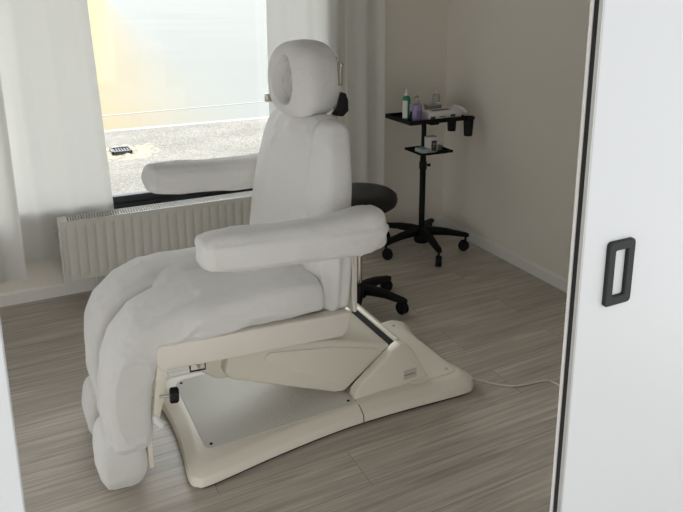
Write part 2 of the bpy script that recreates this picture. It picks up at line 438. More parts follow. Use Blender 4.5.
# ------------------------------------------------------------------ curtains
def curtain(x0t, x1t, x0b, x1b, y, zb, zt, folds, amp, label, seed):
    bm = bmesh.new(); rng = random.Random(seed)
    nu, nv = folds*14, 36
    ph = [rng.uniform(.7, 1.3) for _ in range(folds+2)]
    V = []
    for j in range(nv+1):
        t = j/nv; z = zb+(zt-zb)*t; row = []
        for i in range(nu+1):
            s = i/nu
            xa = x0b+(x1b-x0b)*s; xb = x0t+(x1t-x0t)*s
            x = xa+(xb-xa)*t
            k = s*folds; kk = int(min(k, folds-1)); a = amp*(ph[kk]*(1-(k-kk))+ph[kk+1]*(k-kk))
            w = math.sin(2*PI*k+seed+.5*math.sin(3*t+seed))
            yy = y - a*w*(.75+.25*t) - .15*a*math.sin(4*PI*k+2.1*t+seed)
            row.append(bm.verts.new((x+.25*a*math.cos(2*PI*k+seed), yy, z)))
        V.append(row)
    for j in range(nv):
        for i in range(nu): bm.faces.new((V[j][i], V[j][i+1], V[j+1][i+1], V[j+1][i]))
    c = thing('curtain', label, 'curtain', ((x0b+x1b)/2, y, zb), 0, 'white sheer curtains at the window')
    obj('drape', bm, M['curtain'], c, 180)
    hm = bmesh.new()                          # stitched hem at the foot
    H = []
    for j in (0, 1):
        H.append([hm.verts.new(Vector(V0) + Vector((0, -.0015, .03*j))) for V0 in [(x0b+(x1b-x0b)*i/nu, 0, zb) for i in range(nu+1)]])
    # follow the drape
    for i in range(nu+1):
        s = i/nu; k = s*folds; kk = int(min(k, folds-1)); a = amp*(ph[kk]*(1-(k-kk))+ph[kk+1]*(k-kk))
        for j in (0, 1):
            t = (.03*j)/(zt-zb)
            w = math.sin(2*PI*k+seed+.5*math.sin(3*t+seed))
            H[j][i].co.y = y - a*w*(.75+.25*t) - .15*a*math.sin(4*PI*k+2.1*t+seed) - .002
            H[j][i].co.x += .25*a*math.cos(2*PI*k+seed)
    for i in range(nu): hm.faces.new((H[0][i], H[0][i+1], H[1][i+1], H[1][i]))
    obj('hem', hm, M['curtain'], c, 180)
    return c
ZT = 2.53
curtain(-.72, -.085, -.70, -.06, 3.545, .19, ZT, 5, .022, 'white curtain at the left edge hanging in front of the others', 1.2)
curtain(-.10, .325, -.10, .418, 3.675, .225, ZT, 3, .013, 'bright white curtain hanging behind the left end of the radiator', 4.1)
curtain(1.325, 1.80, 1.325, 1.80, 3.672, .08, ZT, 3, .014, 'white curtain right behind the headrest at the window edge', 2.3)
curtain(1.79, 2.055, 1.79, 2.075, 3.61, .08, ZT, 2, .020, 'white curtain right of the headrest in front of the wall', .4)
rail = thing('curtain_rail', 'white curtain rail above the window', 'rail', (.2, 3.63, 2.55))
bm = bmesh.new(); box(bm, -1.9, 2.2, 3.55, 3.62, 2.53, 2.56, .004); obj('track', bm, M['whitep'], rail)
for x in (-1.6, .2, 2.0):
    bm = bmesh.new(); box(bm, x, x+.04, 3.60, YW, 2.56, 2.58); obj('bracket', bm, M['whitep'], rail)

# ------------------------------------------------------------------ radiator
RX0, RX1, RF, RZ0, RZ1 = .112, 1.50, 3.545, .128, .463
rad = thing('radiator', 'white ribbed panel radiator under the window', 'radiator', ((RX0+RX1)/2, 3.60, 0))
bm = bmesh.new()                               # front panel with pressed vertical ribs
prof = [(RX0+.012, 0)]
x = RX0+.035
while x < RX1-.045:
    for dx, d in ((0, 0), (.003, .0028), (.007, .0028), (.010, 0)): prof.append((x+dx, d))
    x += .0475
prof.append((RX1-.012, 0))
z0, z1 = RZ0+.035, RZ1-.032
rows = []
for z, f in ((RZ0+.004, 0), (z0-.006, 0), (z0+.006, 1), (z1-.006, 1), (z1+.006, 0), (RZ1-.006, 0)):
    rows.append([bm.verts.new((px, RF+d*f, z)) for px, d in prof])
for a, b in zip(rows, rows[1:]):
    for i in range(len(prof)-1): bm.faces.new((a[i], a[i+1], b[i+1], b[i]))
bk = [[bm.verts.new((v.co.x, RF+.016, v.co.z)) for v in r] for r in (rows[0], rows[-1])]
for i in range(len(prof)-1):
    bm.faces.new((bk[0][i], bk[0][i+1], rows[0][i+1], rows[0][i])); bm.faces.new((rows[-1][i], rows[-1][i+1], bk[1][i+1], bk[1][i]))
    bm.faces.new((bk[0][i], bk[1][i], bk[1][i+1], bk[0][i+1]))
obj('front_panel', bm, M['radiator'], rad, 50)
bm = bmesh.new(); box(bm, RX0+.012, RX1-.012, 3.640, 3.648, RZ0+.01, RZ1-.01); obj('rear_panel', bm, M['radiator'], rad)
for xa in (RX0, RX1-.012):
    bm = bmesh.new(); box(bm, xa, xa+.012, RF-.001, 3.650, RZ0, RZ1, .003); obj('side_cover', bm, M['radiator'], rad)
bm = bmesh.new()                               # top grille with slots
box(bm, RX0+.012, RX1-.012, RF-.001, RF+.010, RZ1-.008, RZ1+.001, .001)
box(bm, RX0+.012, RX1-.012, 3.640, 3.650, RZ1-.008, RZ1+.001, .001)
x = RX0+.04
while x < RX1-.04:
    box(bm, x, x+.0062, RF+.009, 3.641, RZ1-.006, RZ1); x += .0135
box(bm, RX0+.012, RX0+.04, RF+.009, 3.641, RZ1-.006, RZ1); box(bm, RX1-.04, RX1-.012, RF+.009, 3.641, RZ1-.006, RZ1)
obj('top_grille', bm, M['radiator'], rad, 0)
bm = bmesh.new(); box(bm, RX0+.02, RX1-.02, RF+.017, 3.638, RZ0+.02, RZ1-.05); obj('fin_block', bm, M['dark'], rad, 0)
bm = bmesh.new(); tube(bm, [(RX0, 3.60, .405), (RX0-.012, 3.60, .405)], .009); tube(bm, [(RX0-.012, 3.60, .405), (RX0-.018, 3.60, .405)], .006)
obj('vent_plug', bm, M['steel'], rad)
bm = bmesh.new(); tube(bm, [(.283, 3.615, RZ0+.01), (.283, 3.615, 0)], .009); obj('pipe', bm, M['radiator'], rad)
bm = bmesh.new(); box(bm, .405, .47, 3.49, 3.541, .150, .185, .006); tube(bm, [(.44, 3.515, .155), (.44, 3.515, 0)], .009); vb = obj('valve_body', bm, M['whitep'], rad)
bm = bmesh.new(); tube(bm, [(.405, 3.515, .166), (.384, 3.515, .166)], .014); sub('valve_cap', bm, M['black'], vb)

# ------------------------------------------------------------------ the treatment chair
CX, CY = .98, 2.24
ch = thing('treatment_chair', 'white cloth-covered electric treatment chair on a wide ivory base', 'chair', (CX, CY, 0), math.radians(1.2))

# --- base: two moulded shells meeting at a seam
def catmull(pts, n=8, closed=True):
    out = []; m = len(pts)
    for i in range(m):
        p0, p1, p2, p3 = [Vector(pts[(i+k-1) % m]) for k in range(4)]
        for k in range(n):
            t = k/n
            out.append(.5*((2*p1)+(-p0+p2)*t+(2*p0-5*p1+4*p2-p3)*t*t+(-p0+3*p1-3*p2+p3)*t**3))
    return out
base_out = [(.372, 1.955), (.390, 1.912), (.44, 1.902), (.70, 1.935), (.98, 1.955), (1.25, 1.945), (1.50, 1.925), (1.558, 1.94), (1.585, 1.99),
            (1.560, 2.12), (1.538, 2.24), (1.560, 2.37), (1.585, 2.49), (1.56, 2.545), (1.50, 2.555), (1.25, 2.52), (.98, 2.50), (.70, 2.52),
            (.44, 2.556), (.385, 2.545), (.368, 2.50), (.385, 2.37), (.392, 2.24), (.385, 2.10)]
outl = catmull([(x, y, 0) for x, y in base_out], 6)
cen = Vector((CX, CY, 0))
def inset(pts, d):
    return [Vector((CX+(p.x-CX)*(1-d/.60), CY+(p.y-CY)*(1-d/.31), 0)) for p in pts]
def shell(bm, levels):
    rings = [[bm.verts.new((p.x, p.y, z)) for p in inset(outl, d)] for d, z in levels]
    m = len(outl)
    for a, b in zip(rings, rings[1:]):
        for k in range(m): bm.faces.new((a[k], a[(k+1) % m], b[(k+1) % m], b[k]))
    bm.faces.new(rings[0][::-1]); bm.faces.new(rings[-1])
bm = bmesh.new()
shell(bm, [(.012, .010), (.002, .011), (0, .015), (.003, .038), (.006, .044), (.011, .0475), (.040, .0635), (.048, .066), (.056, .0665)])
base = obj('base_shell', bm, M['plastic'], ch, 24)
bm = bmesh.new(); shell(bm, [(.03, 0), (.010, 0), (.010, .012), (.03, .012)]); sub('base_gap_shade', bm, M['dark'], base)  # near-black ring puts the shade of the gap under the base into colour
# seam between the two shells
bm = bmesh.new(); prism(bm, [(1.9515, .012), (1.955, .042), (1.963, .0495), (1.992, .0655), (2.03, .0672), (2.03, .05), (1.99, .02)], 'x', 1.0465, 1.0485); sub('seam', bm, M['dark'], base)
# grey anti-slip plate on the left half
pl = rrect(.452, 1.045, 2.005, 2.475, .035)
bm = bmesh.new(); prism(bm, pl, 'z', .060, .0695, .002); plate = obj('cover_plate', bm, M['plate'], ch)
for sx, sy in ((.475, 2.03), (.475, 2.45), (1.02, 2.03)):
    bm = bmesh.new(); lathe(bm, [(.006, 0), (.006, .002), (.003, .003)], (sx, sy, .069), 12); sub('screw', bm, M['dark'], plate)
# raised rim pad at the right end
pad = rrect(1.30, 1.525, 2.005, 2.49, .03)
bm = bmesh.new(); prism(bm, pad, 'z', .058, .0715, .004); padp = obj('end_pad', bm, M['plastic'], ch)
for sx, sy in ((1.49, 2.035), (1.49, 2.455)):
    bm = bmesh.new(); lathe(bm, [(.008, 0), (.008, .002), (.004, .0025)], (sx, sy, .0715), 12); sub('screw_cap', bm, M['label'], padp)

# --- motor housing: near and far cheeks, back lip, slot
cheek = [(1.045, .060), (1.052, .095), (1.075, .118), (1.235, .236), (1.258, .247), (1.288, .240), (1.318, .205), (1.362, .125), (1.382, .085), (1.405, .060)]
for y0, y1 in ((2.030, 2.075), (2.405, 2.45)):
    bm = bmesh.new(); prism(bm, cheek, 'y', y0, y1, .007, 3); hc = obj('motor_housing', bm, M['plastic'], ch, 50)
    if y0 < 2.1:
        bm = bmesh.new(); box(bm, 1.275, 1.335, 2.0285, 2.0302, .085, .125); lb = sub('rating_label', bm, M['label'], hc)
        bm = bmesh.new(); box(bm, 1.2805, 1.2855, 2.0275, 2.0286, .1015, .1065)
        for k in range(6):
            box(bm, 1.2905+k*.0062, 1.2905+k*.0062+.0042, 2.0275, 2.0286, .1025, .1055+.001*(k % 3 == 0))
        lbl = obj('label_print', bm, M['ink'], ch, 0)
bm = bmesh.new()
prism(bm, [(1.256, .06), (1.256, .247), (1.268, .251), (1.282, .245), (1.365, .10), (1.39, .06)], 'y', 2.075, 2.405, .004); obj('housing_back', bm, M['plastic'], ch, 50)
bm = bmesh.new(); prism(bm, [(1.200, .07), (1.200, .205), (1.2565, .238), (1.2565, .07)], 'y', 2.076, 2.404); obj('housing_slot', bm, M['dark'], ch, 0)

# --- lift arm slab
bm = bmesh.new()
prism(bm, [(.578, .262), (.548, .295), (.57, .385), (.98, .315), (1.18, .252), (1.236, .228), (1.23, .212), (1.065, .105), (1.03, .080), (.99, .086)], 'y', 2.078, 2.402, .010, 3)
prism(bm, [(.535, .250), (.470, .30), (.49, .395), (.70, .36), (.70, .225)], 'y', 2.125, 2.355, .010, 3)
arm = obj('lift_arm', bm, M['plastic'], ch, 50)
bm = bmesh.new(); prism(bm, [(.715, .285), (.70, .300), (.703, .322), (.722, .333), (.98, .288), (1.17, .231), (1.185, .214), (1.06, .122), (1.035, .106)], 'y', 2.0735, 2.0800, .0025, 2)
sub('side_panel', bm, M['plastic'], arm, 30)
# scissor/linear parts under the seat
bm = bmesh.new(); box(bm, .45, .95, 2.10, 2.38, .385, .42, .004); obj('seat_pan', bm, M['plastic'], ch)
bm = bmesh.new(); tube(bm, [(.66, 2.24, .37), (1.15, 2.24, .12)], .028, 14); obj('actuator', bm, M['black'], ch)

# --- side rails of the seat
def rail_prof(s):
    z = .0
    return [(.312, .432), (.300, .455), (.300, .508), (.312, .520), (.99, .478), (1.003, .470), (.985, .405), (.965, .388)]
for y0, y1 in ((1.965, 2.015), (2.465, 2.515)):
    bm = bmesh.new(); prism(bm, rail_prof(0), 'y', y0, y1, .012, 3); obj('side_rail', bm, M['skirt'], ch, 50)
for xx, zz in ((.34, .46), (.93, .43)):
    bm = bmesh.new(); box(bm, xx, xx+.03, 2.015, 2.465, zz-.02, zz+.015, .003); obj('cross_bar', bm, M['plastic'], ch)
bm = bmesh.new()
tube(bm, [(.405, 1.975, .43), (.405, 1.975, .402), (.455, 1.975, .398), (.455, 1.975, .43)], .003, 8)
obj('wire_hook', bm, M['black'], ch)

# --- leg rest brackets with clamp knobs
for yk, side in ((1.985, -1), (2.495, 1)):
    bm = bmesh.new()
    prism(bm, [(.300, .445), (.335, .445), (.318, .335), (.298, .262), (.276, .262), (.286, .335)], 'y', yk-.008, yk+.008, .003); 
    prism(bm, [(.262, .43), (.276, .43), (.268, .265), (.256, .265)], 'y', yk-.006*side+.008*-side, yk-.006*side+.020*-side)
    br = obj('leg_rest_bracket', bm, M['plastic'], ch, 40)
    bm = bmesh.new(); tube(bm, [(.300, yk+.012*side, .342), (.338, yk+.018*side, .340)], .0045, 10); k1 = sub('knob_bolt', bm, M['steel'], br)
    bm = bmesh.new()
    t = bmesh.new(); nn = 48; r0 = []
    for zz_, rr in ((0, .019), (.004, .024), (.024, .024), (.029, .018)):
        r0.append([t.verts.new(((rr+.0018*math.cos(8*2*PI*k/nn))*math.cos(2*PI*k/nn), (rr+.0018*math.cos(8*2*PI*k/nn))*math.sin(2*PI*k/nn), zz_)) for k in range(nn)])
    for a, b in zip(r0, r0[1:]):
        for k in range(nn): t.faces.new((a[k], a[(k+1) % nn], b[(k+1) % nn], b[k]))
    t.faces.new(r0[0][::-1]); t.faces.new(r0[-1])
    merge(bm, t, Matrix.Translation((.332, yk+.017*side, .340)) @ Vector((.98, .16*side, -.05)).to_track_quat('Z', 'Y').to_matrix().to_4x4())
    sub('clamp_knob', bm, M['black'], br)
    bm = bmesh.new(); tube(bm, [(.282, yk+.004*side, .275), (.286, yk+.012*side, .262), (.300, yk+.026*side, .247), (.304, yk+.030*side, .244)], [.009, .012, .012, .007], 12)
    sub('end_cap', bm, M['whitep'], br)

# --- seat and leg rests under one fitted cover
Yx, Zx, Xx = (0, 1, 0), (0, 0, 1), (1, 0, 0)
bm = bmesh.new()
loft(bm, [((.895, CY, .560), Yx, .262, Zx, .050, 4), ((.88, CY, .563), Yx, .276, Zx, .070, 4), ((.80, CY, .566), Yx, .283, Zx, .078, 4),
          ((.60, CY, .566), Yx, .284, Zx, .080, 3.6), ((.46, CY, .563), Yx, .282, Zx, .080, 3.2), ((.40, CY, .558), Yx, .270, Zx, .072, 3), ((.36, CY, .555), Yx, .24, Zx, .05, 3)], 48)
def leg(yc, hw, path):
    secs = []
    for i, (x, z, h) in enumerate(path):
        a = Vector((*path[max(i-1, 0)][:2],)); b = Vector((*path[min(i+1, len(path)-1)][:2],))
        d = (b-a).normalized(); nrm = Vector((-d.y, 0, d.x))
        w = hw if i < len(path)-2 else hw*(.95 if i == len(path)-2 else .82)
        secs.append(((x, yc, z), Yx, w, nrm, h, 4.2))
    loft(bm, secs, 48)
leg(2.104, .130, [(.54, .560, .074), (.44, .556, .076), (.36, .545, .076), (.296, .518, .078), (.248, .470, .080), (.222, .405, .078), (.212, .33, .074), (.208, .26, .070), (.208, .195, .066), (.209, .165, .062), (.210, .150, .050)])
leg(2.386, .128, [(.54, .560, .074), (.44, .562, .076), (.36, .556, .076), (.290, .530, .078), (.240, .485, .080), (.214, .425, .078), (.204, .35, .074), (.203, .28, .070), (.205, .215, .066), (.207, .185, .060), (.208, .172, .045)])
cov = obj('seat_cover', bm, M['cloth'], ch, 0)
remesh(cov, .0068, 4, .5)
SEAT_CR = [((.90, 1.985, .52), (.62, 1.965, .56), .012, .008), ((.90, 1.99, .55), (.70, 2.02, .635), .014, .007), ((.88, 2.05, .60), (.72, 2.22, .643), .018, .006),
           ((.60, 1.96, .53), (.34, 1.97, .525), .009, .007), ((.66, 1.965, .545), (.40, 1.98, .58), .012, .007), ((.36, 1.975, .52), (.50, 1.97, .60), .012, .006),
           ((.33, 1.98, .50), (.30, 2.0, .57), .010, .005), ((.31, 1.975, .46), (.235, 1.98, .50), .008, .005),
           ((.40, 2.24, .60), (.60, 2.22, .645), .024, -.007), ((.26, 2.14, .545), (.42, 2.12, .62), .024, .006), ((.20, 2.42, .52), (.36, 2.40, .625), .026, .006),
           ((.140, 2.15, .20), (.150, 2.12, .42), .014, .006), ((.135, 2.40, .22), (.145, 2.37, .42), .014, .005),
           ((.16, 1.985, .19), (.275, 1.975, .20), .008, .005)]
def wr_seat(c):
    X, Y, Z = c.x+CX, c.y+CY, c.z
    w = .007*noise.noise(Vector((X*5, Y*6, Z*5))) + .003*noise.noise(Vector((X*16, Y*22, Z*16)))
    # vertical puckers down the outer leg, and gathers along the rail
    f = smoothstep(.30, .22, X)
    if f > 0 : w += f*.0009*math.sin(Z*230+6*noise.noise(Vector((X*9, Y*9, Z*9))))*smoothstep(2.06, 1.99, Y)
    g = smoothstep(.55, .50, Z)*smoothstep(.33, .42, X)
    w += g*.0014*math.sin(X*70+5*noise.noise(Vector((X*12, Y*6, 1))))
    e = math.hypot((X-.232)/.064, (Z-.335)/.165)
    w += .0045*math.exp(-((e-1)/.06)**2)*smoothstep(2.04, 2.0, Y)*smoothstep(.52, .46, Z)
    p = Vector((X, Y, Z))
    for a, b, ww, am in SEAT_CR: w += crease(p, a, b, ww, am)
    r = noise.ridged_multi_fractal(Vector((X*5, Y*5+3, Z*4)), 1, 2, 2, 1, 2)
    return w + .0022*r
wrinkle(cov, wr_seat)
for yc in (2.104, 2.386):
    bm = bmesh.new()
    sc = [(.018, .05, .08), (.032, .066, .106), (.07, .080, .120), (.12, .082, .121), (.16, .075, .116), (.19, .056, .10), (.203, .03, .07)]
    loft(bm, [((.180+.0*z, yc, z), Xx, hx, Yx, hy, 4.5) for z, hx, hy in sc], 40)
    fo = obj('foot_cushion', bm, M['cloth'], ch, 0); remesh(fo, .0065, 4)
    wrinkle(fo, lambda c: .005*noise.noise(c*9)+.0025*noise.noise(c*26)+.002*math.exp(-((c.x+CX-.125)/.006)**2))
    bm = bmesh.new(); box(bm, .255, .272, yc-.113, yc+.10, .075, .205, .004); sub('foot_bracket', bm, M['plastic'], fo)

# --- backrest in its cover
bm = bmesh.new()
sc = [(.485, .935, .085, .235), (.50, .930, .103, .250), (.58, .926, .112, .257), (.70, .927, .112, .262), (.84, .932, .106, .263), (.98, .942, .096, .259),
      (1.07, .950, .088, .253), (1.125, .956, .080, .240), (1.155, .960, .070, .218), (1.174, .962, .054, .180), (1.182, .962, .03, .13)]
loft(bm, [((x+.014, CY, z), Xx, hx*.90, Yx, hy, 4) for z, x, hx, hy in [(q[0], q[1]-.013, *q[2:]) for q in sc]], 56)
for v in bm.verts:                              # the front face is turned a little, the rear face is square
    wgt = max(0, min(1, (1.035-v.co.x)/.21))
    v.co.x += .25*(CY-v.co.y)*wgt*(.55+.45*smoothstep(1.15, .6, v.co.z))
bk_ = obj('backrest', bm, M['cloth'], ch, 0); remesh(bk_, .007, 5)
BACK_CR = [((.915, 2.0, .52), (.90, 2.02, .80), .010, .007), ((.95, 1.985, .51), (.955, 1.985, .78), .009, .006), ((.985, 1.985, .51), (1.0, 1.985, .82), .009, .006),
           ((.90, 2.03, .54), (.85, 2.12, .74), .014, .006), ((.87, 2.10, .60), (.82, 2.30, .70), .016, .005),
           ((.93, 2.01, 1.10), (.99, 2.05, 1.165), .012, .007), ((.90, 2.10, 1.12), (.97, 2.14, 1.18), .012, .006), ((.86, 2.36, 1.04), (.85, 2.30, 1.14), .014, .005),
           ((.86, 2.42, .82), (.83, 2.20, .95), .02, .004)]
def wr_back(c):
    X, Y, Z = c.x+CX, c.y+CY, c.z
    w = .007*noise.noise(Vector((X*5, Y*7, Z*3.5)))+.004*noise.noise(Vector((X*14, Y*20, Z*6)))
    g = smoothstep(.80, .56, Z)*smoothstep(2.10, 2.02, Y)
    w += g*.003*math.sin(X*120+3*Z+3*noise.noise(Vector((X*5, Y*5, Z*5))))
    d = (Y-2.05)*.9+(X-.9)*.5
    w += .005*smoothstep(2.075, 2.060, Y)+.003*math.exp(-((Y-2.068)/.010)**2)
    p = Vector((X, Y, Z))
    for a, b, ww, am in BACK_CR: w += crease(p, a, b, ww, am)
    t = smoothstep(1.08, 1.16, Z)
    w += t*.004*math.sin(Y*70+X*30)
    return w
wrinkle(bk_, wr_back)
bm = bmesh.new(); box(bm, 1.018, 1.036, 1.985, 2.485, .46, .74, .008, 3); obj('back_board', bm, M['plastic'], ch)
# gathered drawstring end hanging at the side of the cover
bm = bmesh.new(); tube(bm, [(1.005, 1.975, .72), (1.008, 1.968, .64), (1.006, 1.968, .56), (1.01, 1.967, .52)], .0035, 8); tube(bm, [(1.01, 1.967, .52), (1.01, 1.967, .505)], [.006, .007], 8)
obj('drawstring', bm, M['cloth'], ch)

# --- headrest with a face opening
HXc, HZc = .953, 1.303
bm = bmesh.new()
nu, nv = 96, 64
rings = []
for j in range(1, nv):
    ph = -PI/2+PI*j/nv; ring = []
    for i in range(nu):
        th = 2*PI*i/nu
        ex = .72
        x = sgnpow(math.cos(ph), .62)*sgnpow(math.cos(th), .62)*.106
        y = sgnpow(math.cos(ph), .70)*sgnpow(math.sin(th), .70)*.136
        z = sgnpow(math.sin(ph), .80)*.142
        y *= 1-.06*max(0, z/.142)
        ring.append(bm.verts.new((HXc+x, CY+.008+y, HZc+z)))
    rings.append(ring)
for a, b in zip(rings, rings[1:]):
    for k in range(nu): bm.faces.new((a[k], a[(k+1) % nu], b[(k+1) % nu], b[k]))
bm.faces.new(rings[0][::-1]); bm.faces.new(rings[-1])
hd = obj('headrest', bm, M['cloth'], ch, 0); remesh(hd, .0055, 3)
me = hd.data
for v in me.vertices:
    X, Y, Z = v.co.x+CX, v.co.y+CY, v.co.z
    if X < HXc:
        r = math.hypot((Y-CY-.012)/.056, (Z-HZc-.004)/.088)
        front = smoothstep(HXc-.05, HXc-.09, X)
        dpt = smoothstep(1.06, .84, r)*front
        v.co.x += dpt*(.060+.010*noise.noise(Vector((Y*30, Z*14, 2))))
    v.co += v.normal*(.0025*noise.noise(Vector((X*12, Y*12, Z*12))))
    # curved seam round the side
    s = (Y-2.17)-.35*(X-HXc)
HROT = Matrix.Translation((HXc-CX, 0, 0)) @ Matrix.Rotation(math.radians(17), 4, 'Z') @ Matrix.Translation((CX-HXc, 0, 0))
me.transform(HROT); me.update()
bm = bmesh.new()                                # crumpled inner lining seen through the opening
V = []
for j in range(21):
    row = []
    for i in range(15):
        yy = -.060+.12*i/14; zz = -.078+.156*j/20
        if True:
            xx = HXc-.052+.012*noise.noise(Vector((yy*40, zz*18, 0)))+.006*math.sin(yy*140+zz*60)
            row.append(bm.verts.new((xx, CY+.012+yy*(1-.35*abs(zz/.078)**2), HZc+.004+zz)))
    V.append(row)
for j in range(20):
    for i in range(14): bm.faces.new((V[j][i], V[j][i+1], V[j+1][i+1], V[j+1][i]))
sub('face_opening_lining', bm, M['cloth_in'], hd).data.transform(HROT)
bm = bmesh.new(); box(bm, 1.040, 1.054, 2.15, 2.36, 1.21, 1.385, .006); plate_h = sub('mounting_plate', bm, M['label'], hd)
bm = bmesh.new(); box(bm, 1.034, 1.044, 2.115, 2.14, 1.285, 1.372, .003)
lathe(bm, [(.006, 0), (.006, .006), (.002, .008)], (1.039, 2.115, 1.36), 10, Matrix.Rotation(PI/2, 4, 'X')); sub('side_tab', bm, M['steel'], hd)
bm = bmesh.new(); box(bm, .842, .88, 2.355, 2.378, 1.208, 1.240, .003); sub('far_tab', bm, M['steel'], hd)
bm = bmesh.new(); prism(bm, [(1.030, 1.20), (1.050, 1.262), (1.060, 1.235), (1.062, 1.195), (1.04, 1.175), (1.01, 1.180)], 'y', 2.10, 2.15, .005, 2); sub('adjusting_lever', bm, M['black'], hd)
for yy in (2.17, 2.31):
    bm = bmesh.new(); tube(bm, [(1.02, yy, 1.02), (1.052, yy, 1.25)], .009, 10); obj('headrest_post', bm, M['steel'], ch)

# --- armrests
ARM_CR = [((.47, -.055, .885), (1.0, -.055, .862), .006, .003), ((.90, -.05, .80), (1.05, -.04, .885), .009, .007), ((.94, -.05, .785), (1.06, -.03, .85), .008, .007), ((.84, -.05, .795), (.98, -.05, .84), .009, .005),
          ((.44, -.04, .80), (.435, -.03, .90), .008, .0025), ((.46, -.05, .80), (.455, -.05, .905), .007, .0015), ((.5, -.06, .82), (.8, -.06, .80), .010, .003)]
def armrest(yc, dz, sx):
    bm = bmesh.new()
    P = [(.418, .870, .030), (.428, .867, .048), (.455, .862, .060), (.55, .855, .067), (.70, .846, .068), (.85, .840, .070), (.97, .842, .074), (1.05, .845, .077), (1.085, .845, .072), (1.105, .842, .058), (1.116, .838, .034)]
    loft(bm, [((.418+(x-.418)*sx, yc, z+dz), Yx, h*.92, Zx, h, 2.7) for x, z, h in P], 40)
    a = obj('armrest', bm, M['cloth'], ch, 0); remesh(a, .006, 4)
    def wr(c):
        X, Y, Z = c.x+CX, c.y+CY, c.z
        w = .005*noise.noise(Vector((X*5, Y*9, Z*9)))+.003*noise.noise(Vector((X*14, Y*22, Z*22)))
        e = smoothstep(.94, 1.06, X)
        w += e*.004*math.sin(X*95-Z*85+3*noise.noise(c*9))
        p = Vector((X, Y, Z-dz))
        for a_, b_, ww, am in ARM_CR: w += crease(p, (a_[0], yc+a_[1], a_[2]), (b_[0], yc+b_[1], b_[2]), ww, am)
        e2 = smoothstep(.50, .43, X)
        w += e2*.002*math.sin(Z*100+X*60)
        w += .0035*math.exp(-((Z-.872-dz+.03*(X-.42))/.007)**2)*smoothstep(.47, .52, X)
        return w
    wrinkle(a, wr)
    s = 1 if yc > CY else -1
    bm = bmesh.new(); box(bm, .965, 1.02, min(yc+.02, CY+s*.24), max(yc-.02, CY+s*.24), .80+dz, .83+dz, .004) if s < 0 else box(bm, .965, 1.02, CY+.24, yc-.02, .80+dz, .83+dz, .004)
    sub('arm_bracket', bm, M['plastic'], a)
armrest(1.848, -.006, .912); armrest(2.640, .026, 1.0)

# ------------------------------------------------------------------ five-star castor bases
def star(root, c, R, a0, m_leg, zh=.096, wheel=.033):
    for k in range(5):
        a = math.radians(a0+72*k); d = Vector((math.cos(a), math.sin(a), 0)); s = Vector((-d.y, d.x, 0))
        bm = bmesh.new(); secs = []
        for f, z, w, h in ((0, zh, .030, .030), (.3, zh+.004, .026, .026), (.6, zh-.002, .022, .021), (.88, zh-.016, .019, .017), (1.0, zh-.022, .019, .016), (1.07, zh-.024, .011, .010)):
            secs.append((Vector(c)+d*(R*f)+Vector((0, 0, z)), s, w, Zx, h, 3))
        loft(bm, secs, 20)
        l = obj('base_leg', bm, m_leg, root, 50)
        bm = bmesh.new(); p = Vector(c)+d*R
        tube(bm, [p+Vector((0, 0, zh-.03)), p+Vector((0, 0, wheel))], .007, 8)
        ax = Vector((math.cos(a+1.1), math.sin(a+1.1), 0)); 
        off = Vector((-ax.y, ax.x, 0))*.010
        rot = ax.to_track_quat('Z', 'Y').to_matrix().to_4x4()
        for sd in (-1, 1):
            lathe(bm, [(wheel*.5, -.007), (wheel*.93, -.0075), (wheel, -.004), (wheel, .004), (wheel*.93, .0075), (wheel*.5, .007)], p+off+ax*(.0105*sd)+Vector((0, 0, wheel)), 20, rot)
        lathe(bm, [(wheel*.95, -.004), (wheel*.95, .004)], p+off+Vector((0, 0, wheel+.008)), 16, rot)
        sub('castor', bm, M['black'], l)

# stool
SC = (1.505, 2.85, 0)
st = thing('stool', 'black round rolling stool behind the treatment chair', 'stool', SC)
star(st, SC, .245, -50, M['blackmetal'])
bm = bmesh.new(); lathe(bm, [(.034, .055), (.036, .06), (.036, .115), (.028, .125), (.024, .13)], SC); obj('hub', bm, M['blackmetal'], st)
bm = bmesh.new(); lathe(bm, [(.014, .12), (.014, .55)], SC, 20); obj('gas_column', bm, M['chrome'], st)
bm = bmesh.new(); lathe(bm, [(.022, .28), (.022, .54), (.05, .548)], SC, 20); obj('column_sleeve', bm, M['chrome'], st)
bm = bmesh.new(); lathe(bm, [(.10, .545), (.165, .552), (.186, .568), (.193, .592), (.188, .614), (.168, .630), (.12, .638), (.05, .640), (.001, .640)], SC, 48); obj('seat', bm, M['vinyl'], st)
bm = bmesh.new(); tube(bm, [(SC[0]+.03, SC[1]+.02, .54), (SC[0]+.12, SC[1]+.06, .53), (SC[0]+.16, SC[1]+.08, .52)], .005, 8); obj('height_lever', bm, M['black'], st)

# instrument trolley
BEFORE = set(S.objects)
TC = (2.268, 3.40, 0)
tr = thing('trolley', 'black rolling instrument trolley with two trays in the room corner', 'trolley', TC)
star(tr, TC, .283, -29, M['blackmetal'], .130)
bm = bmesh.new(); lathe(bm, [(.042, .06), (.046, .07), (.046, .12), (.034, .145), (.026, .15)], TC); obj('hub', bm, M['blackmetal'], tr)
bm = bmesh.new(); lathe(bm, [(.0185, .14), (.0185, .62), (.015, .625), (.015, .835), (.04, .85), (.05, .856)], TC, 20); obj('pole', bm, M['blackmetal'], tr)
bm = bmesh.new(); lathe(bm, [(.022, .54), (.024, .545), (.024, .585), (.022, .59)], TC, 20); col_ = obj('clamp_collar', bm, M['black'], tr)
bm = bmesh.new(); tube(bm, [(TC[0]+.02, TC[1]-.005, .565), (TC[0]+.045, TC[1]-.012, .565)], [.006, .011], 10); sub('clamp_knob', bm, M['black'], col_)
